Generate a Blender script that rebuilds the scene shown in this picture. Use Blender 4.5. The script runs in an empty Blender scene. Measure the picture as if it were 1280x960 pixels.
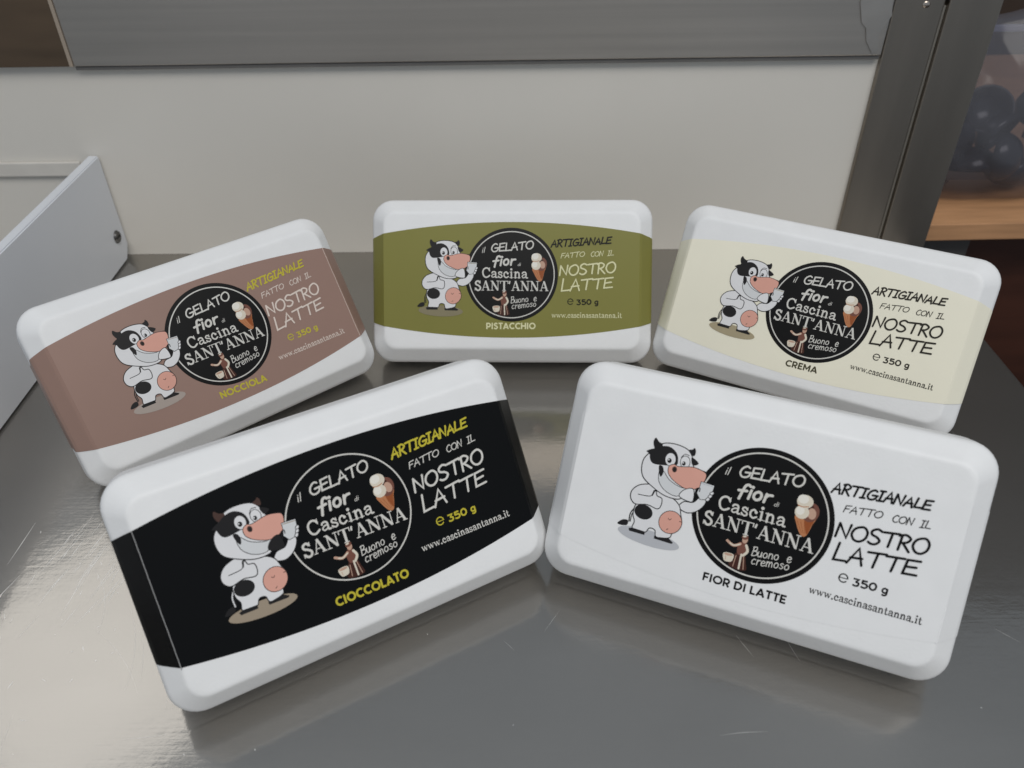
import bpy, bmesh, math, random
from mathutils import Vector, Matrix
random.seed(7)
sc = bpy.context.scene
COL = sc.collection

# ------------------------------------------------------------------ camera
PITCH, ROLL, CAM_H = math.radians(37.513), math.radians(1.172), 0.3226
cam_data = bpy.data.cameras.new('camera')
cam = bpy.data.objects.new('camera', cam_data)
COL.objects.link(cam)
R_ = Vector((1, 0, 0))
DN = Vector((0, -math.sin(PITCH), -math.cos(PITCH)))
FW = Vector((0, math.cos(PITCH), -math.sin(PITCH)))
rr = R_ * math.cos(ROLL) + DN * math.sin(ROLL)
dd = -R_ * math.sin(ROLL) + DN * math.cos(ROLL)
cam.matrix_world = Matrix(((rr.x, -dd.x, -FW.x, 0), (rr.y, -dd.y, -FW.y, 0), (rr.z, -dd.z, -FW.z, CAM_H), (0, 0, 0, 1)))
cam_data.sensor_width = 36
cam_data.lens = 1018.0 / 1280 * 36
cam_data.clip_start = 0.01
cam_data.clip_end = 50
cam_data.dof.use_dof = True
cam_data.dof.focus_distance = 0.44
cam_data.dof.aperture_fstop = 11.0
sc.camera = cam

# ------------------------------------------------------------------ light
world = bpy.data.worlds.new('World')
sc.world = world
world.use_nodes = True
bg = world.node_tree.nodes['Background']
bg.inputs[0].default_value = (0.76, 0.87, 1.0, 1)
bg.inputs[1].default_value = 0.34

def area(name, loc, target, sx, sy, power, color):
    d = bpy.data.lights.new(name, 'AREA')
    d.shape = 'RECTANGLE'; d.size = sx; d.size_y = sy; d.energy = power; d.color = color
    o = bpy.data.objects.new(name, d)
    o.location = loc
    o.rotation_euler = (Vector(target) - Vector(loc)).to_track_quat('-Z', 'Y').to_euler()
    COL.objects.link(o)
    return o
area('ceiling_lamp', (0.30, -0.55, 1.75), (0.05, 0.40, 0), 1.5, 0.9, 22.5, (1.0, 0.965, 0.915))
area('lamp_over_the_hatch', (-1.36, 1.52, 1.95), (-0.2, 0.3, 0), 0.80, 0.74, 3.4, (1.0, 0.96, 0.90))
sc.view_settings.view_transform = 'Standard'
sc.view_settings.look = 'None'
sc.view_settings.exposure = 0
sc.view_settings.gamma = 1

# ------------------------------------------------------------------ helpers
def srgb(r, g, b):
    f = lambda c: (c / 255 / 12.92) if c / 255 <= 0.04045 else ((c / 255 + 0.055) / 1.055) ** 2.4
    return (f(r), f(g), f(b), 1)

def mat(name, color, rough=0.5, metal=0.0, var=0.06, vscale=30.0, bump=0.0, bscale=200.0, stretch=None, rvar=0.0, spec=0.5, coat=0.0):
    m = bpy.data.materials.new(name); m.use_nodes = True
    nt = m.node_tree; b = nt.nodes['Principled BSDF']
    b.inputs['Roughness'].default_value = rough
    b.inputs['Metallic'].default_value = metal
    b.inputs['Specular IOR Level'].default_value = spec
    b.inputs['Coat Weight'].default_value = coat
    tc = nt.nodes.new('ShaderNodeTexCoord')
    src = tc.outputs['Object']
    if stretch:
        mp = nt.nodes.new('ShaderNodeMapping'); mp.inputs['Scale'].default_value = stretch
        nt.links.new(src, mp.inputs['Vector']); src = mp.outputs['Vector']
    nz = nt.nodes.new('ShaderNodeTexNoise'); nz.inputs['Scale'].default_value = vscale; nz.inputs['Detail'].default_value = 5
    nt.links.new(src, nz.inputs['Vector'])
    rp = nt.nodes.new('ShaderNodeValToRGB')
    c = color
    rp.color_ramp.elements[0].position = 0.3; rp.color_ramp.elements[1].position = 0.7
    rp.color_ramp.elements[0].color = (c[0] * (1 - var), c[1] * (1 - var), c[2] * (1 - var), 1)
    rp.color_ramp.elements[1].color = (min(1, c[0] * (1 + var)), min(1, c[1] * (1 + var)), min(1, c[2] * (1 + var)), 1)
    nt.links.new(nz.outputs['Fac'], rp.inputs['Fac'])
    nt.links.new(rp.outputs['Color'], b.inputs['Base Color'])
    if rvar:
        mr = nt.nodes.new('ShaderNodeMapRange')
        mr.inputs['To Min'].default_value = max(0, rough - rvar); mr.inputs['To Max'].default_value = rough + rvar
        nt.links.new(nz.outputs['Fac'], mr.inputs['Value']); nt.links.new(mr.outputs['Result'], b.inputs['Roughness'])
    if bump:
        n2 = nt.nodes.new('ShaderNodeTexNoise'); n2.inputs['Scale'].default_value = bscale; n2.inputs['Detail'].default_value = 3
        nt.links.new(src, n2.inputs['Vector'])
        bp = nt.nodes.new('ShaderNodeBump'); bp.inputs['Strength'].default_value = bump; bp.inputs['Distance'].default_value = 0.001
        nt.links.new(n2.outputs['Fac'], bp.inputs['Height']); nt.links.new(bp.outputs['Normal'], b.inputs['Normal'])
    return m

def foam_material():
    m = mat('white_foam', (0.835, 0.84, 0.845, 1), 0.5, var=0.02, vscale=60, spec=0.35)
    nt = m.node_tree; b = nt.nodes['Principled BSDF']
    tc = nt.nodes.new('ShaderNodeTexCoord')
    vo = nt.nodes.new('ShaderNodeTexVoronoi'); vo.inputs['Scale'].default_value = 380
    vo.feature = 'DISTANCE_TO_EDGE'
    nt.links.new(tc.outputs['Object'], vo.inputs['Vector'])
    bp = nt.nodes.new('ShaderNodeBump'); bp.inputs['Strength'].default_value = 0.10; bp.inputs['Distance'].default_value = 0.0006
    nt.links.new(vo.outputs['Distance'], bp.inputs['Height']); nt.links.new(bp.outputs['Normal'], b.inputs['Normal'])
    return m

def obj(name, bm, m, parent=None, smooth=False):
    me = bpy.data.meshes.new(name)
    bmesh.ops.recalc_face_normals(bm, faces=bm.faces[:]) if smooth != 'flat' else None
    bm.to_mesh(me); bm.free()
    for x in (m if isinstance(m, (list, tuple)) else [m]): me.materials.append(x)
    if smooth is True:
        for p in me.polygons: p.use_smooth = True
    o = bpy.data.objects.new(name, me); COL.objects.link(o)
    if parent: o.parent = parent
    return o

def tag(o, label, cat, group=None, kind=None):
    if label: o['label'] = label
    if cat: o['category'] = cat
    if group: o['group'] = group
    if kind: o['kind'] = kind
    return o

def empty(name, loc, rz=0):
    o = bpy.data.objects.new(name, None); COL.objects.link(o)
    o.empty_display_size = 0.02
    o.location = loc; o.rotation_euler = (0, 0, rz)
    return o

def box(bm, x0, x1, y0, y1, z0, z1, bev=0.0, seg=2):
    r = bmesh.ops.create_cube(bm, size=1)
    vs = r['verts']
    for v in vs:
        v.co = Vector(((x0 + x1) / 2 + v.co.x * (x1 - x0), (y0 + y1) / 2 + v.co.y * (y1 - y0), (z0 + z1) / 2 + v.co.z * (z1 - z0)))
    if bev:
        es = list({e for v in vs for e in v.link_edges})
        bmesh.ops.bevel(bm, geom=es, offset=bev, segments=seg, affect='EDGES', profile=0.6)
    return bm

def boxo(name, dims, m, parent=None, bev=0.001):
    return obj(name, box(bmesh.new(), *dims, bev), m, parent)

# ------------------------------------------------------------------ materials
FOAM = foam_material()

def steel(name, color, rough, sx, sy, sz, bump=0.12):
    """brushed stainless steel, the grain running along the axis with the small scale"""
    m = mat(name, color, rough, 1.0, var=0.06, vscale=6, bump=bump, bscale=40, stretch=(sx, sy, sz), rvar=0.05)
    return m
def counter_steel():
    m = mat('counter_steel', (0.42, 0.402, 0.375, 1), 0.115, 1.0, var=0.07, vscale=9, stretch=(1, 2, 1), rvar=0.05)
    nt = m.node_tree; a = nt.nodes['Principled BSDF']; out = nt.get_output_node('ALL')
    b = nt.nodes.new('ShaderNodeBsdfPrincipled')
    b.inputs['Metallic'].default_value = 1; b.inputs['Roughness'].default_value = 0.46; b.inputs['Base Color'].default_value = (0.40, 0.383, 0.356, 1)
    # wiped, slightly uneven sheet: fine grain and low dents bend the reflections, smears change the gloss
    tc = nt.nodes.new('ShaderNodeTexCoord')
    n1 = nt.nodes.new('ShaderNodeTexNoise'); n1.inputs['Scale'].default_value = 22; n1.inputs['Detail'].default_value = 6; n1.inputs['Roughness'].default_value = 0.65
    mp = nt.nodes.new('ShaderNodeMapping'); mp.inputs['Scale'].default_value = (40, 700, 40); mp.inputs['Rotation'].default_value = (0, 0, 0.35)
    n2 = nt.nodes.new('ShaderNodeTexNoise'); n2.inputs['Scale'].default_value = 1.0; n2.inputs['Detail'].default_value = 3
    nt.links.new(tc.outputs['Object'], n1.inputs['Vector']); nt.links.new(tc.outputs['Object'], mp.inputs['Vector']); nt.links.new(mp.outputs['Vector'], n2.inputs['Vector'])
    b1 = nt.nodes.new('ShaderNodeBump'); b1.inputs['Strength'].default_value = 0.17; b1.inputs['Distance'].default_value = 0.0012
    b2 = nt.nodes.new('ShaderNodeBump'); b2.inputs['Strength'].default_value = 0.12; b2.inputs['Distance'].default_value = 0.0002
    nt.links.new(n1.outputs['Fac'], b1.inputs['Height']); nt.links.new(n2.outputs['Fac'], b2.inputs['Height'])
    nt.links.new(b1.outputs['Normal'], b2.inputs['Normal'])
    nt.links.new(b2.outputs['Normal'], a.inputs['Normal']); nt.links.new(b2.outputs['Normal'], b.inputs['Normal'])
    mx = nt.nodes.new('ShaderNodeMixShader'); mx.inputs[0].default_value = 0.5
    nt.links.new(a.outputs[0], mx.inputs[1]); nt.links.new(b.outputs[0], mx.inputs[2]); nt.links.new(mx.outputs[0], out.inputs[0])
    return m
STEEL_COUNTER = counter_steel()
STEEL_RAIL = steel('rail_steel', (0.50, 0.465, 0.425, 1), 0.46, 0.5, 30, 30, 0.03)
STEEL_POST = steel('post_steel', (0.31, 0.275, 0.235, 1), 0.40, 9, 9, 0.8, 0.04)
PANEL = mat('cream_panel', (0.73, 0.70, 0.645, 1), 0.30, var=0.03, vscale=5, bump=0.03, bscale=40)
BOARD = mat('white_board', (0.74, 0.765, 0.81, 1), 0.36, var=0.02, vscale=12)
SCREW = mat('screw_metal', (0.12, 0.12, 0.12, 1), 0.35, 1.0)
REFLECTED_BROWN = mat('reflected_brown', (0.085, 0.058, 0.036, 1), 0.35, var=0.25, vscale=8, stretch=(1, 1, 6))  # brown of a reflection in the steel, put into the base colour
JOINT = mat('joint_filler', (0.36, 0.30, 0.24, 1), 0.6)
WOOD = mat('shelf_wood', (0.54, 0.29, 0.145, 1), 0.45, var=0.14, vscale=12, stretch=(1.5, 14, 14))
DARK_WOOD = mat('dark_cabinet_wood', (0.060, 0.020, 0.011, 1), 0.45, var=0.3, vscale=6, stretch=(1, 8, 8))
GREY_PANEL = mat('grey_panel', (0.10, 0.092, 0.085, 1), 0.5)
BROWN_WALL = mat('brown_wall', (0.038, 0.026, 0.019, 1), 0.6, var=0.25, vscale=4)

# ------------------------------------------------------------------ the setting
bm = box(bmesh.new(), -1.3, 0.3265, -0.7, 0.66, -0.035, 0.0, 0.0015)
tag(obj('counter_top', bm, STEEL_COUNTER), None, None, kind='structure')
bm = box(bmesh.new(), -3, 3, -2.5, 3, -0.95, -0.9)
tag(obj('floor', bm, mat('floor_tile', (0.05, 0.035, 0.028, 1), 0.5)), None, None, kind='structure')

BACK = math.radians(-1.3)          # the back of the counter is not quite square to the camera
def back(o):
    o.location = (0, 0.601, 0); o.rotation_euler = (0, 0, BACK); return o

t = back(empty('wall_panel', (0, 0, 0)))
tag(t, 'cream coloured glossy wall panel standing behind the counter under the steel rail', 'wall panel')
boxo('panel', (-0.95, 0.272, 0, 0.012, 0.0001, 0.165), PANEL, t, 0.0001)

t = back(empty('steel_rail', (0, 0, 0)))
tag(t, 'wide brushed steel rail running across above the cream wall panel', 'rail')
boxo('rail_face', (-0.3075, 0.2630, -0.006, -0.001, 0.1535, 0.26), STEEL_RAIL, t, 0.0008)
boxo('rail_shadow_line', (-0.3075, 0.2630, -0.0045, 0.0, 0.1505, 0.1530), mat('rail_shadow_gap', (0.22, 0.21, 0.20, 1), 0.5, 0.6), t, 0.0004)  # dark strip stands in for the shadow under the rail's lower edge
bm = bmesh.new()
_o = [(.2560, .1555), (.2600, .1575), (.2575, .1680), (.2635, .1800), (.2600, .1960), (.2620, .2200), (.2420, .2200), (.2450, .2000), (.2400, .1890), (.2440, .1760), (.2480, .1720), (.2500, .1640)]
_f = bm.faces.new([bm.verts.new((x, -0.0063, z)) for x, z in _o])
_g = bmesh.ops.extrude_face_region(bm, geom=[_f])
for v in [v for v in _g['geom'] if isinstance(v, bmesh.types.BMVert)]: v.co.y -= 0.0006
obj('weld_smear', bm, mat('weld_steel', (0.50, 0.475, 0.445, 1), 0.5, 1.0, bump=0.3, bscale=60), t)

t = back(empty('brown_panel', (0, 0, 0)))  # stands in for steel that mirrors something brown
tag(t, 'dark brown laminate panel left of the steel rail, painted in a reflected brown, with a pale joint on its edge', 'panel')
boxo('reflection', (-0.95, -0.3105, -0.006, 0.006, 0.1535, 0.26), REFLECTED_BROWN, t, 0.0005)
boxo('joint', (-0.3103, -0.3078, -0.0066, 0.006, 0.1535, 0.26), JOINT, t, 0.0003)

t = back(empty('steel_post', (0, 0, 0)))
tag(t, 'dark steel upright post right of the cream panel, in two joined profiles', 'post')
boxo('inner_profile', (0.2645, 0.2985, -0.004, 0.03, 0.0003, 0.26), STEEL_POST, t, 0.0012)
boxo('outer_profile', (0.3005, 0.3365, -0.006, 0.03, 0.0003, 0.26), STEEL_POST, t, 0.0012)
boxo('joint', (0.2987, 0.3003, -0.0030, 0.02, 0.0003, 0.185), mat('post_joint', (0.42, 0.39, 0.34, 1), 0.4, 0.8), t, 0.0002)
bm = bmesh.new(); bmesh.ops.create_uvsphere(bm, u_segments=10, v_segments=6, radius=0.0028, matrix=Matrix.Translation((0.286, -0.0040, 0.186)) @ Matrix.Diagonal((1, 0.25, 0.8, 1)))
obj('weld_spot', bm, mat('weld_bright', (0.6, 0.52, 0.45, 1), 0.25, 1.0), t, True)

# left side board, parallel to the view axis
bm = bmesh.new()
pts = [(0.05, 0.0010), (0.598, 0.0010), (0.6070, 0.0110), (0.6070, 0.0860), (0.05, 0.0860)]
f0 = bm.faces.new([bm.verts.new((-0.314, y, z)) for y, z in pts])
g = bmesh.ops.extrude_face_region(bm, geom=[f0])
for v in [v for v in g['geom'] if isinstance(v, bmesh.types.BMVert)]: v.co.x -= 0.008
bmesh.ops.bevel(bm, geom=bm.edges[:], offset=0.0009, segments=2, affect='EDGES')
t = empty('side_board', (-0.321, 0.33, 0))
tag(t, 'white plastic side board standing at the left of the tubs, with one dark screw', 'board')
o = obj('board', bm, BOARD, t); o.location = (0.321, -0.33, 0)
bm = bmesh.new()
bmesh.ops.create_cone(bm, cap_ends=True, segments=20, radius1=0.0054, radius2=0.0044, depth=0.0016, matrix=Matrix.Translation((-0.3133, 0.5930, 0.024)) @ Matrix.Rotation(math.pi / 2, 4, 'Y'))
s = obj('screw', bm, SCREW, t); s.location = (0.321, -0.33, 0)
bm = bmesh.new(); box(bm, -0.31245, -0.3121, 0.5897, 0.5963, 0.0235, 0.0245)
obj('screw_slot', bm, mat('slot_dark', (0.01, 0.01, 0.01, 1), 0.6), s)

t = back(empty('wall_band', (0, 0, 0)))
tag(t, 'narrow beige ledge on the wall left of the white side board', 'band')
boxo('band', (-0.80, -0.3300, -0.0035, -0.0005, 0.0705, 0.0815), mat('band_beige', (0.68, 0.65, 0.60, 1), 0.5), t, 0.0008)  # thin beige strip, slightly proud of the wall

# right: shelf, cabinet, bag
t = empty('wooden_shelf', (0.70, 0.80, -0.010))
tag(t, 'orange brown wooden shelf board behind the steel post, carrying the plastic bag', 'shelf')
o = boxo('board', (-0.385, 0.5, -0.178, 0.3, 0.0, 0.0150), WOOD, t, 0.0008)
tag(boxo('grey_support', (0.300, 0.4060, 0.640, 0.652, -0.90, -0.0105), GREY_PANEL), 'grey upright support under the wooden shelf beside the dark cabinet', 'support')
tag(boxo('dark_cabinet', (0.4065, 1.6, 0.655, 1.1, -0.90, -0.0105), DARK_WOOD), 'dark reddish brown cabinet under the wooden shelf right of the counter', 'cabinet')
tag(boxo('brown_wall', (0.10, 2.2, 1.12, 1.18, -0.90, 1.2), BROWN_WALL), 'plain dark brown wall behind the shelf and the plastic bag', 'wall')

# ------------------------------------------------------------------ stroke lettering
def smooth_pts(P, closed=False, n=6):
    out = []; N = len(P)
    rng = range(N) if closed else range(N - 1)
    for i in rng:
        if closed: p0, p1, p2, p3 = P[(i - 1) % N], P[i], P[(i + 1) % N], P[(i + 2) % N]
        else: p0, p1, p2, p3 = P[max(0, i - 1)], P[i], P[i + 1], P[min(N - 1, i + 2)]
        for k in range(n):
            t = k / n
            out.append(tuple(0.5 * (2 * p1[a] + (p2[a] - p0[a]) * t + (2 * p0[a] - 5 * p1[a] + 4 * p2[a] - p3[a]) * t * t + (3 * p1[a] - p0[a] - 3 * p2[a] + p3[a]) * t ** 3) for a in (0, 1)))
    if not closed: out.append(tuple(P[-1]))
    return out

class Print:
    """flat ink shapes on one label face; every shape lies a few microns above the one before"""
    def __init__(self, z0): self.bm = bmesh.new(); self.z = z0
    def up(self, d=3.0e-6): self.z += d
    def poly(self, pts, mi=0):
        vs = [self.bm.verts.new((x * 1e-3, -y * 1e-3, self.z)) for x, y in pts]
        f = self.bm.faces.new(vs); f.material_index = mi; f.normal_update()
        if f.normal.z < 0: f.normal_flip()
        bmesh.ops.triangulate(self.bm, faces=[f])
        self.up()
    def ribbon(self, pts, w, mi=0, cap=True, closed=False):
        """pts in mm (x right, y down), w the full width in mm"""
        P = [Vector(p) for p in pts]
        Q = [P[0]]
        for p in P[1:]:
            if (p - Q[-1]).length > 1e-4: Q.append(p)
        if closed and (Q[0] - Q[-1]).length < 1e-4: Q.pop()
        P = Q; N = len(P); h = w / 2
        if N < 2: return
        L = []; Rr = []
        for i in range(N):
            if closed: a = P[i] - P[i - 1]; b = P[(i + 1) % N] - P[i]
            else: a = P[i] - P[i - 1] if i else P[1] - P[0]; b = P[i + 1] - P[i] if i < N - 1 else a
            a = a.normalized(); b = b.normalized(); tn = a + b
            tn = tn.normalized() if tn.length > 1e-3 else a
            nrm = Vector((-tn.y, tn.x)); k = min(1.6, 1 / max(0.5, abs(nrm.dot(Vector((-a.y, a.x))))))
            L.append(P[i] + nrm * h * k); Rr.append(P[i] - nrm * h * k)
        mk = lambda p, z: self.bm.verts.new((p.x * 1e-3, -p.y * 1e-3, z))
        dz = 2.0e-8
        vl = [mk(p, self.z + dz * i) for i, p in enumerate(L)]; vr = [mk(p, self.z + dz * i) for i, p in enumerate(Rr)]
        for i in range(N if closed else N - 1):
            j = (i + 1) % N
            f = self.bm.faces.new((vl[i], vl[j], vr[j], vr[i])); f.material_index = mi; f.normal_update()
            if f.normal.z < 0: f.normal_flip()
        self.up(1.2e-6)
        if cap and not closed:
            for c, d in ((P[0], P[0] - P[1]), (P[-1], P[-1] - P[-2])):
                a0 = math.atan2(d.y, d.x)
                self.poly([(c.x + h * math.cos(a0 + q), c.y + h * math.sin(a0 + q)) for q in [(-math.pi / 2) + math.pi * k / 6 for k in range(7)]], mi)
    def ellipse(self, cx, cy, rx, ry, rot=0, mi=0, n=32):
        c, s = math.cos(rot), math.sin(rot)
        self.poly([(cx + rx * math.cos(q) * c - ry * math.sin(q) * s, cy + rx * math.cos(q) * s + ry * math.sin(q) * c) for q in [2 * math.pi * k / n for k in range(n)]], mi)

# glyphs: (advance, [(kind, width factor, points)]), y up, cap height 1; l line, c curve, o closed curve, d dot
HAND = {
 'A': (.74, [('l', 1, [(0, 0), (.40, 1), (.66, -.02)]), ('l', 1, [(.10, .36), (.62, .40)])]),
 'R': (.66, [('l', 1, [(.14, 1), (.06, 0)]), ('c', 1, [(.0, .92), (.32, 1.03), (.58, .82), (.42, .56), (.10, .47)]), ('l', 1, [(.24, .48), (.62, -.03)])]),
 'T': (.74, [('l', 1, [(0, .95), (.80, 1.02)]), ('l', 1, [(.44, .98), (.34, 0)])]),
 'I': (.46, [('l', 1, [(.06, .98), (.46, 1)]), ('l', 1, [(.27, .99), (.18, 0)]), ('l', 1, [(0, 0), (.38, .02)])]),
 'G': (.78, [('c', 1, [(.66, .88), (.46, 1), (.16, .78), (.03, .38), (.18, .05), (.48, .02), (.70, .2), (.72, .44)]), ('l', 1, [(.40, .45), (.80, .46)])]),
 'N': (.72, [('l', 1, [(0, 0), (.10, 1)]), ('l', 1, [(.10, 1), (.56, .05), (.70, 1.02)])]),
 'L': (.58, [('l', 1, [(.14, 1.05), (.03, .03), (.58, .05)])]),
 'E': (.64, [('l', 1, [(.66, .98), (.12, .93), (.03, .02), (.62, .03)]), ('l', 1, [(.08, .48), (.54, .53)])]),
 'F': (.58, [('l', 1, [(.64, 1), (.10, .95), (.0, 0)]), ('l', 1, [(.06, .50), (.48, .54)])]),
 'O': (.88, [('o', 1, [(.48, 1), (.16, .82), (.03, .42), (.20, .06), (.50, .0), (.76, .26), (.82, .66), (.68, .94)])]),
 'C': (.66, [('c', 1, [(.62, .86), (.42, 1), (.14, .76), (.03, .40), (.18, .06), (.42, 0), (.64, .12)])]),
 'S': (.64, [('c', 1, [(.60, .90), (.36, 1.02), (.10, .86), (.12, .62), (.40, .48), (.56, .26), (.40, .03), (.16, 0), (0, .10)])]),
 'B': (.58, [('l', 1, [(.12, 1), (.03, 0)]), ('c', 1, [(.02, .95), (.42, .98), (.44, .66), (.10, .52)]), ('c', 1, [(.10, .52), (.54, .46), (.50, .10), (.03, .0)])]),
 'i': (.22, [('l', 1, [(.12, .60), (.08, 0)]), ('d', 1, [(.15, .84)])]),
 'l': (.24, [('l', 1, [(.16, 1.05), (.06, 0)])]),
 'f': (.56, [('c', 1, [(.62, .92), (.50, 1.02), (.34, .92), (.26, .5), (.18, -.12)]), ('l', 1, [(.02, .50), (.50, .55)])]),
 'o': (.58, [('o', 1, [(.28, .58), (.08, .42), (.08, .14), (.26, .0), (.46, .14), (.46, .44)])]),
 'r': (.44, [('l', 1, [(.10, .60), (.07, 0)]), ('c', 1, [(.08, .32), (.22, .54), (.44, .56)])]),
 'd': (.52, [('c', 1, [(.42, .46), (.20, .52), (.05, .25), (.20, .02), (.42, .15)]), ('l', 1, [(.48, 1), (.44, 0)])]),
 'u': (.52, [('c', 1, [(.06, .56), (.04, .18), (.18, .0), (.36, .12), (.42, .55)]), ('l', 1, [(.42, .55), (.46, .0)])]),
 'n': (.52, [('l', 1, [(.06, .56), (.04, 0)]), ('c', 1, [(.05, .34), (.22, .55), (.40, .45), (.44, 0)])]),
 'e': (.52, [('c', 1, [(.06, .28), (.40, .34), (.38, .52), (.20, .58), (.04, .34), (.10, .05), (.26, 0), (.46, .10)])]),
 'c': (.48, [('c', 1, [(.42, .50), (.22, .58), (.04, .30), (.14, .03), (.42, .08)])]),
 'm': (.74, [('l', 1, [(.04, .56), (.03, 0)]), ('c', 1, [(.05, .34), (.18, .55), (.30, .45), (.33, 0)]), ('c', 1, [(.33, .34), (.47, .55), (.60, .45), (.65, 0)])]),
 's': (.44, [('c', 1, [(.38, .50), (.20, .58), (.08, .45), (.20, .32), (.38, .18), (.24, .0), (.03, .06)])]),
}
K = .552
def arc(cx, cy, rx, ry, a0, a1, n=10):
    return [(cx + rx * math.cos(math.radians(a0 + (a1 - a0) * k / n)), cy + ry * math.sin(math.radians(a0 + (a1 - a0) * k / n))) for k in range(n + 1)]
W_ = .10
SANS = {
 'N': (.86, [('l', 1, [(W_, 0), (W_, 1)]), ('l', 1, [(W_, .93), (.70, .07)]), ('l', 1, [(.70, 0), (.70, 1)])]),
 'O': (1.02, [('o', 1, arc(.50, .5, .41, .41, 90, 450, 14)[:-1])]),
 'C': (.86, [('c', 1, arc(.50, .5, .41, .41, 48, 312, 12))]),
 'I': (.32, [('l', 1, [(.14, 0), (.14, 1)])]),
 'L': (.60, [('l', 1, [(W_, 1), (W_, 0)]), ('l', 1, [(.02, .09), (.56, .09)])]),
 'A': (.90, [('l', 1, [(.06, 0), (.43, .97)]), ('l', 1, [(.41, .97), (.80, 0)]), ('l', .9, [(.20, .27), (.66, .27)])]),
 'P': (.74, [('l', 1, [(W_, 0), (W_, 1)]), ('l', 1, [(.05, .91), (.34, .91)] + arc(.36, .64, .26, .27, 90, -90, 8) + [(.05, .37)])]),
 'S': (.70, [('c', 1, [(.58, .80), (.34, .92), (.12, .76), (.20, .57), (.44, .47), (.58, .28), (.42, .10), (.24, .08), (.07, .20)])]),
 'T': (.68, [('l', 1, [(.0, .91), (.66, .91)]), ('l', 1, [(.33, 0), (.33, .91)])]),
 'H': (.84, [('l', 1, [(W_, 0), (W_, 1)]), ('l', 1, [(.70, 0), (.70, 1)]), ('l', 1, [(W_, .5), (.70, .5)])]),
 'R': (.76, [('l', 1, [(W_, 0), (W_, 1)]), ('l', 1, [(.05, .91), (.34, .91)] + arc(.36, .66, .25, .25, 90, -90, 8) + [(.05, .41)]), ('l', 1, [(.36, .40), (.63, 0)])]),
 'E': (.66, [('l', 1, [(W_, 0), (W_, 1)]), ('l', 1, [(.04, .91), (.60, .91)]), ('l', 1, [(.04, .5), (.54, .5)]), ('l', 1, [(.04, .09), (.60, .09)])]),
 'M': (1.0, [('l', 1, [(W_, 0), (W_, 1)]), ('l', .95, [(W_, .95), (.47, .30), (.84, .95)]), ('l', 1, [(.84, 0), (.84, 1)])]),
 'F': (.64, [('l', 1, [(W_, 0), (W_, 1)]), ('l', 1, [(.04, .91), (.60, .91)]), ('l', 1, [(.04, .48), (.54, .48)])]),
 'D': (.88, [('l', 1, [(W_, 0), (W_, 1)]), ('l', 1, [(.05, .91), (.36, .91)] + arc(.36, .5, .39, .41, 90, -90, 12) + [(.05, .09)])]),
 ' ': (.30, []),
 '3': (.66, [('l', 1, [(.05, .91), (.52, .91), (.28, .58)]), ('c', 1, [(.26, .56), (.52, .48), (.52, .18), (.30, .08), (.06, .18)])]),
 '5': (.66, [('l', 1, [(.55, .91), (.15, .91), (.12, .54)]), ('c', 1, [(.12, .54), (.34, .60), (.56, .46), (.54, .20), (.32, .08), (.06, .17)])]),
 '0': (.74, [('o', 1, arc(.35, .5, .27, .41, 90, 450, 12)[:-1])]),
 'g': (.70, [('o', 1, arc(.32, .36, .24, .26, 90, 450, 12)[:-1]), ('c', 1, [(.56, .66), (.56, .0), (.46, -.16), (.28, -.20), (.09, -.12)])]),
}
TN = .42
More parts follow.
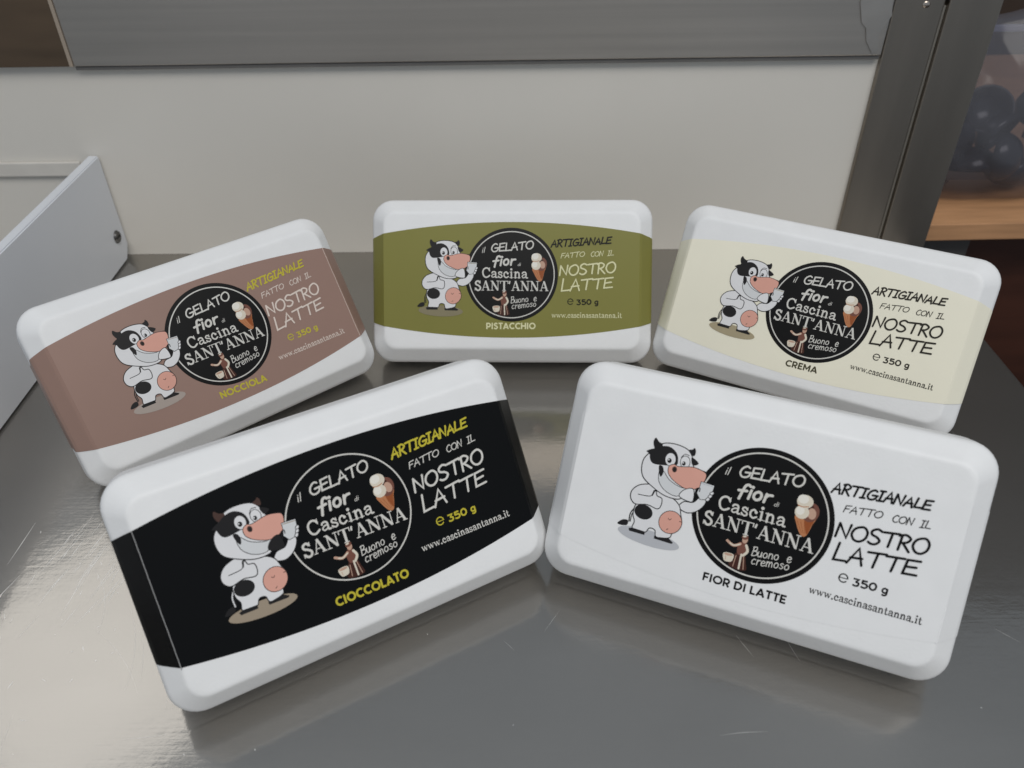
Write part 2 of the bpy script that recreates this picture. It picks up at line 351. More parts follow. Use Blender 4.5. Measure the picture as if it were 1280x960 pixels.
SERIF = {
 'C': (.80, [('c', 1, [(.70, .74), (.58, .92), (.36, .96), (.14, .78), (.08, .46), (.20, .12), (.44, .02), (.72, .20)]), ('l', TN, [(.72, .99), (.71, .64)])]),
 'a': (.58, [('c', .9, [(.08, .46), (.14, .57), (.32, .60), (.42, .50), (.43, .30), (.43, .05), (.56, .03)]), ('c', .7, [(.42, .36), (.20, .33), (.06, .16), (.18, .03), (.42, .15)])]),
 's': (.46, [('c', .8, [(.36, .46), (.22, .60), (.07, .50), (.12, .36), (.34, .26), (.38, .10), (.22, .01), (.04, .14)]), ('l', TN, [(.37, .62), (.37, .42)]), ('l', TN, [(.04, 0), (.04, .20)])]),
 'c': (.52, [('c', .9, [(.42, .45), (.26, .60), (.08, .45), (.08, .17), (.26, .02), (.47, .14)]), ('d', 1.2, [(.40, .45)])]),
 'i': (.34, [('l', 1, [(.17, .60), (.17, 0)]), ('l', TN, [(.02, .58), (.17, .58)]), ('l', TN, [(.01, .03), (.33, .03)]), ('d', 1.3, [(.16, .86)])]),
 'n': (.66, [('l', 1, [(.15, .60), (.15, 0)]), ('l', TN, [(.01, .58), (.15, .58)]), ('l', TN, [(.0, .03), (.29, .03)]), ('c', .95, [(.15, .42), (.30, .58), (.44, .54), (.49, .38), (.49, .0)]), ('l', TN, [(.36, .03), (.63, .03)])]),
 'w': (.84, [('l', .9, [(.08, .60), (.25, .03)]), ('l', TN, [(.25, .02), (.43, .55)]), ('l', .9, [(.40, .60), (.58, .03)]), ('l', TN, [(.58, .02), (.75, .60)]), ('l', TN, [(-.02, .58), (.20, .58)]), ('l', TN, [(.64, .58), (.85, .58)])]),
 't': (.44, [('c', .9, [(.17, .84), (.17, .45), (.17, .14), (.26, .02), (.42, .10)]), ('l', TN, [(.0, .57), (.38, .57)])]),
 '.': (.28, [('d', 1.3, [(.12, .06)])]),
 'S': (.62, [('c', 1, [(.50, .76), (.34, .96), (.12, .86), (.12, .64), (.36, .50), (.54, .32), (.48, .08), (.26, .02), (.06, .24)]), ('l', TN, [(.52, 1), (.52, .70)]), ('l', TN, [(.04, 0), (.04, .30)])]),
 'A': (.86, [('l', TN, [(.12, .02), (.40, .98)]), ('l', 1.05, [(.40, 1), (.70, .02)]), ('l', TN, [(.20, .33), (.58, .33)]), ('l', TN, [(.0, .03), (.26, .03)]), ('l', TN, [(.54, .03), (.86, .03)])]),
 'N': (.90, [('l', TN, [(.16, 0), (.16, .97)]), ('l', 1.1, [(.15, .96), (.70, .04)]), ('l', TN, [(.72, 0), (.72, .97)]), ('l', TN, [(.0, .97), (.22, .97)]), ('l', TN, [(.02, .03), (.31, .03)]), ('l', TN, [(.57, .97), (.88, .97)])]),
 'T': (.78, [('l', 1.1, [(.39, .98), (.39, 0)]), ('l', TN, [(.02, .96), (.76, .96)]), ('l', TN, [(.03, .99), (.03, .70)]), ('l', TN, [(.75, .99), (.75, .70)]), ('l', TN, [(.22, .03), (.56, .03)])]),
 "'": (.26, [('l', .8, [(.14, .98), (.08, .68)])]),
}
def word(pr, text, font, bl, br, cap, w, mi=0, slant=0.0, jit=0.0, tall_right=1.0, round_cap=True, sp=0.06):
    """text between baseline points bl and br (mm, y down), capital height cap, stroke width w"""
    adv = [font[ch][0] + sp for ch in text]
    tot = sum(adv) - sp
    dx, dy = br[0] - bl[0], br[1] - bl[1]
    rnd = random.Random(text)
    x = 0.0
    for ch, a in zip(text, adv):
        jr = 1 + jit * rnd.uniform(-1, 1); jy = jit * 0.5 * rnd.uniform(-1, 1); jt = jit * rnd.uniform(-.6, .6)
        def T_(p):
            gx = x + p[0]; k = cap * (1 + (tall_right - 1) * gx / tot)
            py = p[1] * jr + jy + jt * (p[0] - .3)
            return (bl[0] + dx * gx / tot + slant * py * k, bl[1] + dy * gx / tot - py * k)
        for kind, f, P in font[ch][1]:
            if kind == 'd':
                c = T_(P[0]); pr.ellipse(c[0], c[1], w * f * .62, w * f * .62, 0, mi, 12)
            elif kind == 'l':
                pr.ribbon([T_(p) for p in P], w * f, mi, round_cap)
            elif kind == 'c':
                pr.ribbon([T_(p) for p in smooth_pts(P, False, 5)], w * f, mi, round_cap)
            else:
                pr.ribbon([T_(p) for p in smooth_pts(P, True, 5)], w * f, mi, False, True)
        x += a

# ------------------------------------------------------------------ the gelato tubs
TILT = math.radians(33.5)
HW, HH = 0.0900, 0.05215             # half sizes of the rim
ZC = 0.0604                          # face centre above the counter
def rrect(hw, hh, r, z, n=8):
    out = []
    for cx, cy, a0 in ((hw - r, hh - r, 0), (-hw + r, hh - r, 90), (-hw + r, -hh + r, 180), (hw - r, -hh + r, 270)):
        for k in range(n + 1):
            a = math.radians(a0 + 90 * k / n)
            out.append((cx + r * math.cos(a), cy + r * math.sin(a), z))
    return out
def loft(loops, cap0=True, cap1=True):
    bm = bmesh.new(); V = [[bm.verts.new(p) for p in L] for L in loops]
    for A, B in zip(V, V[1:]):
        for i in range(len(A)):
            j = (i + 1) % len(A); bm.faces.new((A[i], A[j], B[j], B[i]))
    if cap0: bm.faces.new(V[0])
    if cap1: bm.faces.new(list(reversed(V[-1])))
    return bm
def prof(rows):
    return [rrect(HW - i, HH - i, r, -d) for i, d, r in rows]
mm = 1e-3
LID_ROWS = [(14 * mm, 0, 5 * mm), (10.8 * mm, 0, 7 * mm), (9.6 * mm, 0.08 * mm, 7.6 * mm), (8.8 * mm, 0.45 * mm, 8 * mm), (8.0 * mm, 1.15 * mm, 8.6 * mm),
            (1.7 * mm, 7.9 * mm, 12.4 * mm), (1.0 * mm, 8.8 * mm, 12.8 * mm), (0.4 * mm, 9.9 * mm, 13.1 * mm), (0, 11.3 * mm, 13.3 * mm),
            (0, 18.0 * mm, 13.3 * mm), (0.3 * mm, 18.6 * mm, 13.2 * mm), (1.2 * mm, 18.9 * mm, 12.6 * mm)]
t33 = math.tan(TILT)
BASE_ROWS = [(1.3 * mm, 18.95 * mm, 12.6 * mm), (0.5 * mm, 19.4 * mm, 13 * mm), (0.15 * mm, 20.1 * mm, 13.2 * mm), (0.15 * mm, 28.8 * mm, 13.2 * mm),
             (0.45 * mm, 30.0 * mm, 13.1 * mm), (1.2 * mm, 31.3 * mm, 12.8 * mm), (1.2 * mm + 17.5 * mm * t33, 48.8 * mm, 10 * mm), (1.2 * mm + 18.6 * mm * t33 + .4 * mm, 49.8 * mm, 9.4 * mm),
             (15.5 * mm, 50.4 * mm, 8.5 * mm), (18 * mm, 50.5 * mm, 7 * mm)]

def sleeve_mesh(su, sv):
    """printed card sleeve: flat front, bent over the lid's bevel, round the sides and the back"""
    cl, cr = -(80.7 + .25 * max(0, -su)), 80.7 + .25 * max(0, su)
    z = 0.10
    P = [(cl + (cr - cl) * k / 40, z) for k in range(41)]
    side = [(82.3, -1.05), (88.5, -7.65), (89.75, -9.6), (90.09, -11.4), (90.09, -20.0), (90.09, -30.4), (77.2, -50.7), (0, -50.9)]
    def dens(A):
        o = []
        for a, b in zip(A, A[1:]):
            for k in range(1, 7): o.append((a[0] + (b[0] - a[0]) * k / 6, a[1] + (b[1] - a[1]) * k / 6))
        return o
    right = dens([(cr, z)] + side); left = dens([(cl, z)] + [(-x, y) for x, y in side])
    path = list(reversed(left)) + P + right
    bm = bmesh.new(); rows = []
    ic = len(left)
    s0 = 0; S = []
    for i, p in enumerate(path):
        if i: s0 += math.hypot(p[0] - path[i - 1][0], p[1] - path[i - 1][1])
        S.append(s0)
    mid = min(range(len(path)), key=lambda i: abs(path[i][0] - su) if path[i][1] > 0 else 1e9)
    for i, p in enumerate(path):
        s = min(abs(S[i] - S[mid]), 104.0)
        h = 36.4 - 8.2 * (s / 87.0) ** 2
        rows.append([bm.verts.new((p[0] * mm, (-sv + h * q) * mm, p[1] * mm)) for q in (1, .5, 0, -.5, -1)])
    for A, B in zip(rows, rows[1:]):
        for k in range(4): bm.faces.new((A[k], A[k + 1], B[k + 1], B[k]))
    return bm, cl, cr

INK = {}
def ink(name, rgb, rough=0.38, raw=False):
    if name not in INK: INK[name] = mat('ink_' + name, rgb if raw else srgb(*rgb), rough, var=0.02, vscale=80, spec=0.22)
    return INK[name]

for _n, _c in dict(black=(9, 8, 8), off_white=(214, 212, 206), pale_pink=(226, 212, 202), pale_green=(222, 220, 176), worn_pale=(214, 196, 184), brown_black=(40, 36, 28)).items(): ink(_n, _c)

# cow drawing: outlines in picture units, mapped to millimetres on the label
_c00, _c10, _c01 = (-57.8, 16.4), (-20.1, -9.1), (-49.1, -25.6)      # label mm at (68,700), (740,470), (340,102)
def _solve():
    (x0, y0), (x1, y1), (x2, y2) = (68, 700), (740, 470), (340, 102)
    A = Matrix(((x0, y0, 1), (x1, y1, 1), (x2, y2, 1))).inverted()
    return A @ Vector((_c00[0], _c10[0], _c01[0])), A @ Vector((_c00[1], _c10[1], _c01[1]))
_CU, _CV = _solve()
def cw(p): return (_CU[0] * p[0] + _CU[1] * p[1] + _CU[2], _CV[0] * p[0] + _CV[1] * p[1] + _CV[2])

def cow(pr, dark_label):
    """a plain cartoon cow raising a cup of milk; materials 0 black 1 white 2 pink 3 grey 4 dark pink 5 pale"""
    OUT = 0.42
    def shape(P, mi, outline=True, w=OUT, smooth=True):
        Q = [cw(p) for p in (smooth_pts(P, True, 5) if smooth else P)]
        pr.poly(Q, mi)
        if outline: pr.ribbon(Q, w, 0, False, True)
    def line(P, w=OUT, mi=0): pr.ribbon([cw(p) for p in smooth_pts(P, False, 5)], w, mi)
    def ell(cx, cy, rx, ry, mi, rot=0, outline=False, w=OUT * .8):
        c, s = math.cos(math.radians(rot)), math.sin(math.radians(rot))
        Q = [cw((cx + rx * math.cos(q) * c - ry * math.sin(q) * s, cy + rx * math.cos(q) * s + ry * math.sin(q) * c)) for q in [2 * math.pi * k / 28 for k in range(28)]]
        pr.poly(Q, mi)
        if outline: pr.ribbon(Q, w, 0, False, True)
    ell(290, 808, 230, 54, 3, 17)
    line([(186, 600), (160, 635), (150, 690)], .5, 1 if dark_label else 0)
    line([(196, 612), (172, 640), (160, 690)], .4)
    shape([(66, 702), (104, 678), (142, 684), (136, 716), (92, 716)], 0, False)
    # raised arm behind the body
    shape([(505, 590), (560, 628), (622, 622), (672, 588), (694, 546), (656, 520), (606, 556), (540, 552)], 1)
    # body and legs
    shape([(200, 570), (180, 640), (190, 690), (176, 742), (262, 770), (298, 738), (338, 752), (348, 800), (438, 806), (462, 772), (524, 720), (520, 640), (504, 570), (430, 510), (290, 470)], 1)
    shape([(148, 738), (176, 736), (268, 764), (262, 788), (152, 758)], 0, False, smooth=False)
    shape([(332, 792), (352, 800), (436, 808), (468, 842), (455, 848), (332, 812)], 0, False, smooth=False)
    ell(255, 624, 68, 52, 0, 22)
    ell(447, 696, 82, 80, 2, 0, True, .3)
    line([(432, 668), (442, 680), (454, 672)], .28, 4)
    line([(512, 690), (530, 696)], .3, 4); line([(420, 748), (432, 742)], .3, 4)
    # folded arm with a thumb up
    shape([(312, 428), (226, 432), (172, 470), (162, 522), (196, 566), (282, 572), (352, 602), (380, 580), (386, 530), (352, 510), (346, 482), (330, 474), (318, 508), (350, 440)], 1)
    line([(216, 498), (294, 512), (318, 500), (330, 476)], .36)
    # head
    shape([(305, 200), (382, 146), (470, 148), (560, 186), (596, 240), (612, 320), (690, 350), (676, 410), (620, 452), (545, 505), (500, 534), (400, 506), (300, 430), (250, 372), (240, 308), (258, 244)], 1)
    shape([(275, 192), (326, 180), (306, 228), (290, 206)], 0, False)
    shape([(594, 244), (642, 288), (598, 298)], 0, False)
    shape([(330, 168), (325, 126), (342, 102), (362, 130), (390, 150), (376, 176), (346, 178)], 4 if dark_label else 0, False)
    shape([(572, 195), (600, 190), (612, 180), (622, 202), (612, 234), (590, 226)], 4 if dark_label else 0, False)
    shape([(310, 196), (372, 164), (440, 168), (488, 212), (498, 268), (482, 298), (400, 296), (322, 282), (298, 240)], 0, False)
    ell(445, 256, 38, 46, 1, 0, True, .28); ell(548, 276, 34, 42, 1, 0, True, .28)
    line([(520, 244), (546, 222), (576, 232)], .3)
    ell(438, 264, 15, 17, 0); ell(538, 286, 13, 15, 0)
    ell(433, 258, 5, 5, 1); ell(533, 281, 5, 5, 1)
    # open smile
    shape([(372, 318), (362, 400), (404, 470), (480, 512), (540, 496), (600, 462), (520, 452), (440, 400), (400, 340)], 5, True, .28)
    shape([(366, 296), (392, 306), (396, 346), (376, 376), (364, 340)], 0, False)
    # muzzle
    shape([(428, 330), (438, 300), (472, 290), (502, 306), (600, 312), (662, 336), (694, 362), (686, 404), (650, 452), (600, 466), (540, 456), (472, 408), (436, 364)], 2, True, .28)
    ell(474, 326, 17, 21, 4, 0); ell(475, 328, 10, 13, 0, 0)
    # cup, hand and chin
    shape([(660, 412), (752, 442), (738, 486), (708, 540), (652, 536), (630, 490), (650, 450)], 5, True, .25, smooth=False)
    line([(664, 424), (742, 450)], .35, 3)
    shape([(508, 512), (544, 468), (606, 464), (606, 540), (580, 552)], 1 if not dark_label else 0, True, .34)
    line([(620, 500), (628, 462), (652, 460), (648, 482)], .42)
    for k, (a, b) in enumerate(((734, 496), (722, 516), (706, 536))):
        ell(a, b, 15, 11, 1, -30, True, .3)

def cone_and_figure(pr):
    """materials 0 cream 1 white scoop 2 chocolate 3 wafer 4 dark brown 5 skin 6 dark wafer"""
    pr.poly(smooth_pts([(15.6, -7.6), (23.4, -8.6), (22.8, -5.2), (21.3, .2), (19.0, .3), (16.4, -4.0)], True, 4), 3)
    pr.poly(smooth_pts([(19.4, -7.0), (22.9, -7.4), (22.3, -4.0), (21.4, -.4), (20.0, -3.5)], True, 4), 6)
    for k in range(4): pr.ribbon([(16.4 + k * 1.5, -5.4), (19.2 + k * .7, -.6)], .14, 6)
    pr.ellipse(21.0, -10.0, 3.4, 4.2, .15, 2); pr.ellipse(20.1, -11.1, 1.9, 2.4, .3, 4)
    pr.ellipse(21.6, -9.6, 1.7, 2.4, -.2, 5)
    pr.ellipse(17.6, -9.3, 2.9, 2.9, .2, 0); pr.ellipse(16.8, -9.8, 1.7, 1.9, .2, 1)
    pr.ellipse(17.9, -14.0, 3.3, 2.9, -.1, 0); pr.ellipse(17.0, -14.9, 2.2, 1.9, -.1, 1)
    pr.ribbon(smooth_pts([(15.4, -11.9), (17.4, -11.6), (19.6, -12.2)], False, 4), .35, 3)
    # small countrywoman holding a pail: plain generic figure
    pr.poly(smooth_pts([(-4.0, 14.6), (-1.2, 14.4), (.2, 18.6), (.6, 22.0), (-5.8, 22.0), (-6.6, 19.0)], True, 4), 4)
    pr.poly(smooth_pts([(-4.2, 10.3), (-1.2, 10.2), (-.7, 12.6), (-1.2, 15.4), (-4.0, 15.6), (-4.7, 12.6)], True, 4), 2)
    pr.ribbon(smooth_pts([(-3.8, 11.0), (-6.4, 12.4), (-9.4, 11.0)], False, 4), 1.15, 5)
    pr.ribbon(smooth_pts([(-3.9, 11.2), (-6.2, 12.3), (-8.0, 11.8)], False, 4), .55, 0)
    pr.ribbon(smooth_pts([(-1.2, 11.0), (-.2, 13.4), (-1.6, 15.6)], False, 4), 1.1, 0)
    pr.ribbon([(-2.4, 15.4), (-2.2, 21.8)], .75, 0); pr.ribbon([(-1.2, 16.2), (-.3, 21.6)], .3, 5); pr.ribbon([(-4.4, 16.4), (-4.8, 21.4)], .3, 5)
    pr.ellipse(-2.2, 8.8, 1.15, 1.5, .15, 5); pr.ellipse(-2.4, 7.7, 1.4, 1.0, -.2, 2); pr.ellipse(-2.7, 7.3, .8, .4, -.2, 0)
    pr.poly(smooth_pts([(-9.7, 16.6), (-5.6, 16.3), (-5.5, 19.0), (-6.6, 20.0), (-9.0, 19.8)], True, 4), 0)
    pr.ellipse(-7.6, 16.9, 1.9, .55, -.05, 5); pr.ribbon([(-8.6, 18.0), (-8.4, 19.4)], .3, 5)

GROUP = 'gelato tubs set out on the steel counter'
def make_tub(x, y, yaw, su, sv, label, paper, name_text, name_pos, pal, dark_label=False, ring_plain=False, fold=None):
    root = empty('gelato_tub', (x, y, 0), yaw)
    tag(root, label, 'gelato tub', GROUP)
    M = Matrix.Translation((0, 0, ZC)) @ Matrix.Rotation(math.pi / 2 - TILT, 4, 'X')
    def part(name, bm, m, smooth=False, par=None):
        o = obj(name, bm, m, par or root, smooth)
        if par is None: o.matrix_local = M
        return o
    lid = part('lid', loft(prof(LID_ROWS), True, True), FOAM, True)
    base = part('tub', loft(prof(BASE_ROWS), True, True), FOAM, True)
    for o in (lid, base):
        md = o.modifiers.new('even_shading', 'WEIGHTED_NORMAL'); md.keep_sharp = False; md.weight = 100
    bm, cl, cr = sleeve_mesh(su, sv)
    sl = part('label_sleeve', bm, paper, False)
    z0 = 0.00020
    inkm = {k: ink(*v) for k, v in pal.items()}
    def prn(): return Print(z0)
    def done(pr, name, mats):
        bm = pr.bm
        for v in bm.verts: v.co.x += su * mm; v.co.y -= sv * mm
        return part(name, bm, mats, 'flat', sl)
    # roundel
    pr = prn()
    cx, cy = 2.0, -3.3
    if not ring_plain: pr.ellipse(cx, cy, 29.5, 29.5, 0, 0, 96)
    pr.ribbon([(cx + 27.1 * math.cos(q), cy + 27.1 * math.sin(q)) for q in [2 * math.pi * k / 96 for k in range(96)]], .62, 1, False, True)
    done(pr, 'roundel', [ink('black', (9, 8, 8)), ink('off_white', (214, 212, 206))])
    z0 = 0.00023
    pr = prn()
    word(pr, 'il', HAND, (-16.7, -17.2), (-14.7, -17.3), 3.3, .38, 0, .12)
    word(pr, 'GELATO', HAND, (-10.6, -17.7), (16.2, -19.8), 4.7, .78, 0, -.02, .06)
    word(pr, 'fior', HAND, (-9.9, -9.0), (4.3, -9.7), 6.1, 1.15, 0, .10, .04)
    word(pr, 'di', HAND, (5.9, -8.8), (8.0, -9.0), 2.0, .22, 0, .1)
    word(pr, 'Cascina', SERIF, (-16.6, -1.7), (12.3, -1.2), 6.2, .88, 0)
    word(pr, "SANT'ANNA", SERIF, (-21.2, 6.5), (25.6, 6.9), 6.2, 1.0, 0, 0, 0, 1.0, False, .02)
    word(pr, 'Buono', HAND, (1.7, 14.6), (12.9, 13.5), 3.9, .38, 0, .03, .06)
    word(pr, 'e', HAND, (16.2, 13.3), (18.1, 13.1), 4.2, .42, 0, .03)
    word(pr, 'cremoso', HAND, (2.3, 18.2), (17.9, 16.4), 3.9, .38, 0, .03, .06)
    done(pr, 'roundel_lettering', [ink('off_white', None)])
    pr = prn(); cone_and_figure(pr)
    done(pr, 'roundel_picture', [ink('cream', (222, 213, 196)), ink('scoop', (236, 232, 222)), ink('cocoa', (120, 78, 66)), ink('wafer', (186, 124, 84)), ink('umber', (70, 40, 32)), ink('blush', (196, 160, 140)), ink('dark_wafer', (150, 82, 44))])
    pr = Print(0.00027); cow(pr, dark_label)
    done(pr, 'cow_drawing', [ink('soft_black', (34, 33, 34)), ink('cow_white', (226, 226, 228)), ink('pink', (222, 166, 150)), inkm['shade'], ink('dark_pink', (76, 56, 50)), ink('pale', (214, 216, 218))])
    z0 = 0.00020
    pr = prn()
    word(pr, 'ARTIGIANALE', HAND, (27.0, -20.7), (64.6, -23.0), 4.5, pal_w(dark_label, .86), 0, .10, .06, .86)
    done(pr, 'artisan_lettering', [inkm['artisan']])
    pr = prn()
    w2 = .42
    word(pr, 'FATTO', HAND, (33.3, -13.8), (48.2, -14.9), 3.0, w2, 0, .10, .06)
    word(pr, 'CON', HAND, (52.0, -14.8), (59.8, -15.1), 3.0, w2, 0, .08, .06)
    word(pr, 'IL', HAND, (62.5, -15.3), (66.3, -15.6), 3.0, w2, 0, .08, .04)
    word(pr, 'NOSTRO', HAND, (32.5, -2.9), (68.0, -4.9), 6.2, .95, 0, .0, .06)
    word(pr, 'LATTE', HAND, (33.5, 7.2), (65.8, 4.6), 7.2, .95, 0, .02, .05, .86)
    done(pr, 'milk_lettering', [inkm['milk']])
    pr = prn()
    pr.ribbon([(37.5 + 1.9 + 1.7 * math.cos(math.radians(q)), 13.5 - 1.75 * math.sin(math.radians(q))) for q in range(0, 326, 13)], .52, 0, False)
    pr.ribbon([(37.9, 13.5), (41.2, 13.5)], .36, 0, False)
    word(pr, '350', SANS, (43.1, 15.7), (52.9, 15.4), 3.5, .76, 0, 0, 0, 1, False, .04)
    word(pr, 'g', SANS, (54.6, 15.4), (57.2, 15.3), 3.6, .70, 0, 0, 0, 1, False, 0)
    done(pr, 'weight_lettering', [inkm['weight']])
    pr = prn()
    word(pr, 'www.cascinasantanna.it', SERIF, (27.6, 23.6), (72.0, 23.7), 3.5, .46, 0, 0, 0, 1, False, .035)
    done(pr, 'web_address', [inkm['web']])
    pr = prn()
    (a, b, c) = name_pos
    word(pr, name_text, SANS, a, b, c, c * .225, 0, 0, 0, 1, False, .06)
    done(pr, 'flavour_lettering', [inkm['flavour']])
    if fold:
        pr = Print(0.00021)
        for side, v0, v1, w in fold:
            u = (cl + .15 if side == 'L' else cr - .15)
            n = 24; P = []
            for k in range(n + 1):
                v = v0 + (v1 - v0) * k / n
                P.append((u - su + random.uniform(-.05, .05), v))
            pr.ribbon(P, w, 0, False)
        done(pr, 'fold_line', [inkm['crease']])
    return root

def pal_w(dark, w): return w

def paper(name, rgb, rough=.30):
    return mat(name, srgb(*rgb), rough, var=0.03, vscale=14, bump=0.10, bscale=28, spec=0.24, coat=0.0)

YEL = ('yellow', (196, 184, 60)); WHT = ('off_white', None); BLK = ('black', None)
make_tub(-0.07012, 0.24203, math.radians(28.29), -1.6, -1.6, 'white foam tub in a black sleeve with yellow CIOCCOLATO lettering, nearest on the left',
         paper('black_card', (5, 5, 5), .27), 'CIOCCOLATO', ((-14.9, 31.5), (18.7, 31.7), 4.0),
         dict(artisan=YEL, milk=WHT, weight=YEL, web=WHT, flavour=YEL, shade=('tan', (160, 146, 128)), crease=('worn_edge', (150, 150, 150))),
         dark_label=True, ring_plain=True, fold=[('L', -29.5, 30.2, .32)])
make_tub(0.10217, 0.24334, math.radians(-22.75), 2.1, 1.5, 'white foam tub in a white sleeve with black FIOR DI LATTE lettering',
         mat('white_card', (0.835, 0.84, 0.845, 1), 0.42, var=0.02, vscale=60, spec=0.35), 'FIOR DI LATTE', ((-16.0, 31.2), (19.8, 31.3), 3.7),
         dict(artisan=BLK, milk=BLK, weight=BLK, web=BLK, flavour=BLK, shade=('cool_grey', (188, 190, 195)), crease=('worn_white', (250, 250, 250))),
         fold=[('R', 14.0, 29.5, .25)])
make_tub(-0.16737, 0.38696, math.radians(39.19), 0.2, -0.5, 'white foam tub in a brown sleeve with yellow NOCCIOLA lettering, beside the side board',
         paper('brown_card', (154, 126, 115), .34), 'NOCCIOLA', ((-12.2, 31.0), (16.0, 31.7), 4.0),
         dict(artisan=YEL, milk=('pale_pink', (226, 212, 202)), weight=YEL, web=('pale_pink', None), flavour=YEL, shade=('warm_grey', (172, 160, 152)), crease=('worn_pale', (214, 196, 184))),
         fold=[('R', -29.5, 29.5, .34)])
make_tub(0.00083, 0.44890, math.radians(-2.40), -1.9, -0.4, 'white foam tub in an olive green sleeve with pale PISTACCHIO lettering',
         paper('olive_card', (132, 129, 67), .32), 'PISTACCHIO', ((-13.9, 31.0), (17.5, 30.9), 4.0),
         dict(artisan=BLK, milk=('pale_green', (222, 220, 176)), weight=BLK, web=('pale_green', None), flavour=('pale_green', None), shade=('olive_grey', (138, 130, 104)), crease=('worn_pale', None)))
make_tub(0.17677, 0.40225, math.radians(-29.23), 1.2, 1.0, 'white foam tub in a cream sleeve with dark CREMA lettering, beside the steel post',
         paper('cream_card', (241, 237, 218), .32), 'CREMA', ((-7.2, 31.6), (11.2, 31.3), 3.8),
         dict(artisan=('brown_black', (40, 36, 28)), milk=('brown_black', None), weight=('brown_black', None), web=('brown_black', None), flavour=('olive_black', (74, 70, 50)), shade=('khaki', (170, 158, 130)), crease=('worn_pale', None)))

# ------------------------------------------------------------------ the bag of black pieces on the shelf
BLACKP = mat('black_plastic', (0.012, 0.012, 0.016, 1), 0.22, var=0.2)
def film():
    m = bpy.data.materials.new('clear_film'); m.use_nodes = True
    nt = m.node_tree; nt.nodes.clear()
    out = nt.nodes.new('ShaderNodeOutputMaterial'); mx = nt.nodes.new('ShaderNodeMixShader')
    tr = nt.nodes.new('ShaderNodeBsdfTransparent'); tr.inputs[0].default_value = (0.78, 0.78, 0.84, 1)
    gl = nt.nodes.new('ShaderNodeBsdfPrincipled'); gl.inputs['Base Color'].default_value = (0.20, 0.20, 0.225, 1); gl.inputs['Roughness'].default_value = 0.13
    tc = nt.nodes.new('ShaderNodeTexCoord'); nz = nt.nodes.new('ShaderNodeTexNoise'); nz.inputs['Scale'].default_value = 16; nz.inputs['Detail'].default_value = 2; nz.inputs['Distortion'].default_value = 0.5
    bp = nt.nodes.new('ShaderNodeBump'); bp.inputs['Strength'].default_value = 0.6; bp.inputs['Distance'].default_value = 0.006
    nt.links.new(tc.outputs['Object'], nz.inputs['Vector']); nt.links.new(nz.outputs['Fac'], bp.inputs['Height']); nt.links.new(bp.outputs['Normal'], gl.inputs['Normal'])
    mx.inputs[0].default_value = 0.36
    nt.links.new(tr.outputs[0], mx.inputs[1]); nt.links.new(gl.outputs[0], mx.inputs[2]); nt.links.new(mx.outputs[0], out.inputs[0])
    return m
SHELF_Z = 0.0050
t = empty('plastic_bag', (0.43, 0.69, SHELF_Z))
tag(t, 'clear plastic bag full of black pieces lying on the wooden shelf', 'bag')
bm = bmesh.new()
NX, NZ = 28, 24
def bagpt(i, k, side):
    u = i / NX * 2 - 1; w = k / NZ
    zz_ = 0.0006 + w * 0.150
    th = 0.052 * max(0, 1 - u * u) ** .45 * (max(0, math.sin(math.pi * min(1, w * .95 + .05))) ** .5) * (1 - .75 * w * w)
    wr = 0.004 * math.sin(9 * u + 11 * w) * math.sin(7 * w + 3 * u) * (1 if side > 0 else -1)
    x = u * (0.102 - .012 * w); y = side * th + wr * (th / .05) + .02 * w
    return (x, y, zz_ + (.006 * math.sin(5 * u) * w))
for side in (-1, 1):
    V = [[bm.verts.new(bagpt(i, k, side)) for i in range(NX + 1)] for k in range(NZ + 1)]
    for k in range(NZ):
        for i in range(NX): bm.faces.new((V[k][i], V[k][i + 1], V[k + 1][i + 1], V[k + 1][i]))
bmesh.ops.remove_doubles(bm, verts=bm.verts[:], dist=1e-5)
obj('film', bm, film(), t, True)
bm = bmesh.new(); box(bm, -0.086, 0.086, 0.0160, 0.0195, 0.132, 0.137, 0.0006)
obj('zip_strip', bm, mat('zip_film', (0.30, 0.31, 0.40, 1), 0.25), t)
# black rounded cups in the bag
def cup_mesh():
    bm = bmesh.new()
    bmesh.ops.create_uvsphere(bm, u_segments=20, v_segments=12, radius=0.016)
    bmesh.ops.delete(bm, geom=[v for v in bm.verts if v.co.z > 0.004], context='VERTS')
    bmesh.ops.solidify(bm, geom=bm.faces[:], thickness=0.0012)
    return bm
first = obj('plastic_cup', cup_mesh(), BLACKP, None, True)
SC = [(-.055, .0, .020, 10, 20, 40), (-.02, -.008, .024, 190, 10, 150), (.02, .004, .022, 20, -20, 260), (.058, .0, .022, 160, 30, 80),
      (-.04, .004, .046, 60, 70, 200), (.0, .0, .050, 120, -30, 20), (.042, -.002, .048, 200, 20, 120), (-.015, .006, .072, 40, 40, 300), (.03, .006, .070, 150, 15, 190),
      (-.070, .004, .040, 30, 60, 330), (.062, .003, .050, 70, -40, 45), (-.002, -.012, .036, 100, 20, 230), (-.050, -.004, .062, 140, 30, 70)]
WHERE = ['lying at the left foot of the bag', 'near the front of the bag floor', 'lying in the middle of the bag floor', 'lying at the right foot of the bag',
         'standing tilted above the left foot', 'in the middle of the second layer', 'above the right half of the floor', 'upper left one of the heap', 'upper right one of the heap',
         'at the left edge of the heap', 'at the right edge of the heap', 'pressed against the front of the bag', 'leaning on the upper left of the heap']
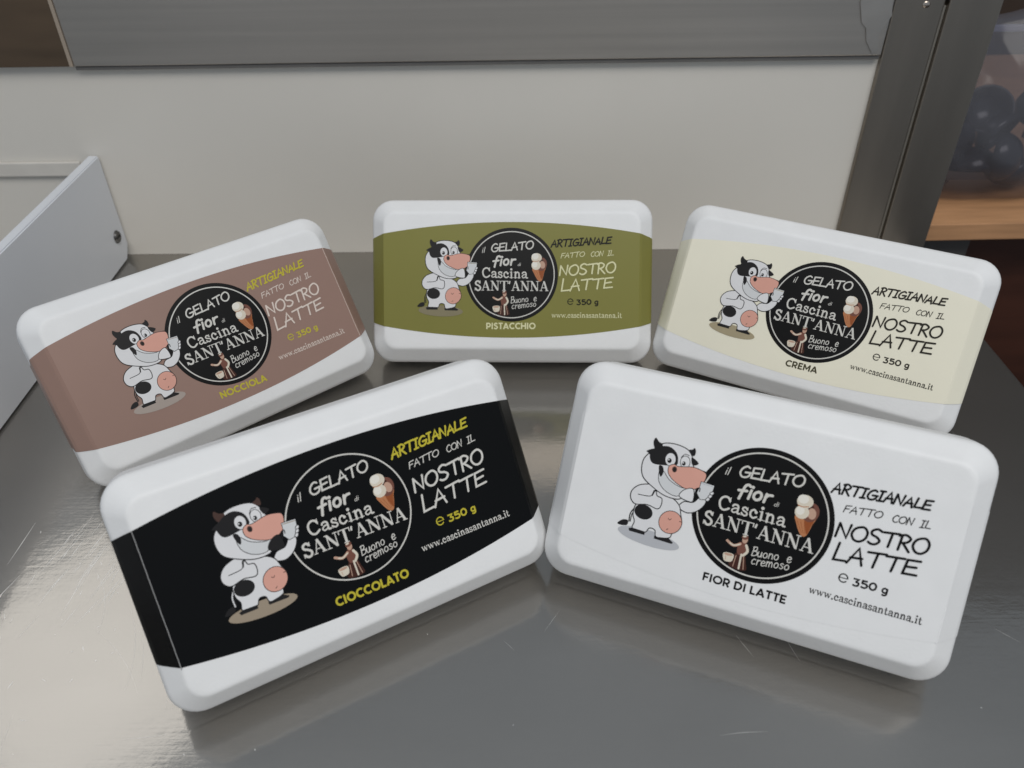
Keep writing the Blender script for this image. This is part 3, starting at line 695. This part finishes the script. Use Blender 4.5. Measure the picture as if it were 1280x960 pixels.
for k, (a, b, c, r1, r2, r3) in enumerate(SC):
    o = first if k == 0 else first.copy()
    if k: COL.objects.link(o)
    o.location = (0.43 + a, 0.69 + b, SHELF_Z + c)
    o.rotation_euler = tuple(math.radians(v) for v in (r1, r2, r3))
    o.scale = (1.30, 1.30, 1.15)
    tag(o, 'black rounded plastic cup in the clear bag, ' + WHERE[k], 'cup', 'black plastic cups in the bag')

# ------------------------------------------------------------------ scratches on the counter
bm = bmesh.new()
rs = random.Random(3)
def scratch(x, y, ang, ln, w, bend):
    P = []
    for k in range(7):
        s = (k / 6 - .5) * ln
        P.append((x + s * math.cos(ang) - bend * (s * s) * math.sin(ang), y + s * math.sin(ang) + bend * (s * s) * math.cos(ang)))
    vs = []
    for k, p in enumerate(P):
        ww = w * (1 - abs(k / 3 - 1) * .8) / 2
        vs.append((bm.verts.new((p[0] - ww * math.sin(ang), p[1] + ww * math.cos(ang), scratch.z)), bm.verts.new((p[0] + ww * math.sin(ang), p[1] - ww * math.cos(ang), scratch.z))))
    for A, B in zip(vs, vs[1:]): bm.faces.new((A[0], B[0], B[1], A[1]))
    scratch.z += 2e-7
scratch.z = 2.0e-5
for k in range(34):
    scratch(-0.213 + rs.gauss(0, .022), 0.275 + rs.gauss(0, .016), math.radians(77 + rs.gauss(0, 6)), rs.uniform(.006, .030), rs.uniform(.00014, .00034), rs.uniform(-4, 4))
for k in range(40):
    scratch(-0.20 + rs.gauss(0, .04), 0.25 + rs.gauss(0, .04), math.radians(rs.uniform(0, 180)), rs.uniform(.0006, .004), rs.uniform(.0002, .0005), 0)
for k in range(32):
    scratch(rs.uniform(-.26, .30), rs.uniform(.12, .45), math.radians(rs.gauss(70, 45)), rs.uniform(.004, .022), rs.uniform(.00006, .00013), rs.uniform(-6, 6))
for k in range(40):
    scratch(rs.uniform(-.26, .30), rs.uniform(.12, .45), math.radians(rs.uniform(0, 180)), rs.uniform(.0004, .0012), rs.uniform(.0002, .0004), 0)
for k in range(9):
    scratch(-0.185 + rs.gauss(0, .02), 0.245 + rs.gauss(0, .02), math.radians(110 + rs.gauss(0, 14)), rs.uniform(.02, .05), rs.uniform(.00008, .00015), rs.uniform(4, 9))
o = obj('scratches', bm, mat('scratched_steel', (0.95, 0.93, 0.90, 1), 0.40, 0.35))  # real scratches; their sparkle is put into the near-white colour
tag(o, None, None, kind='structure')
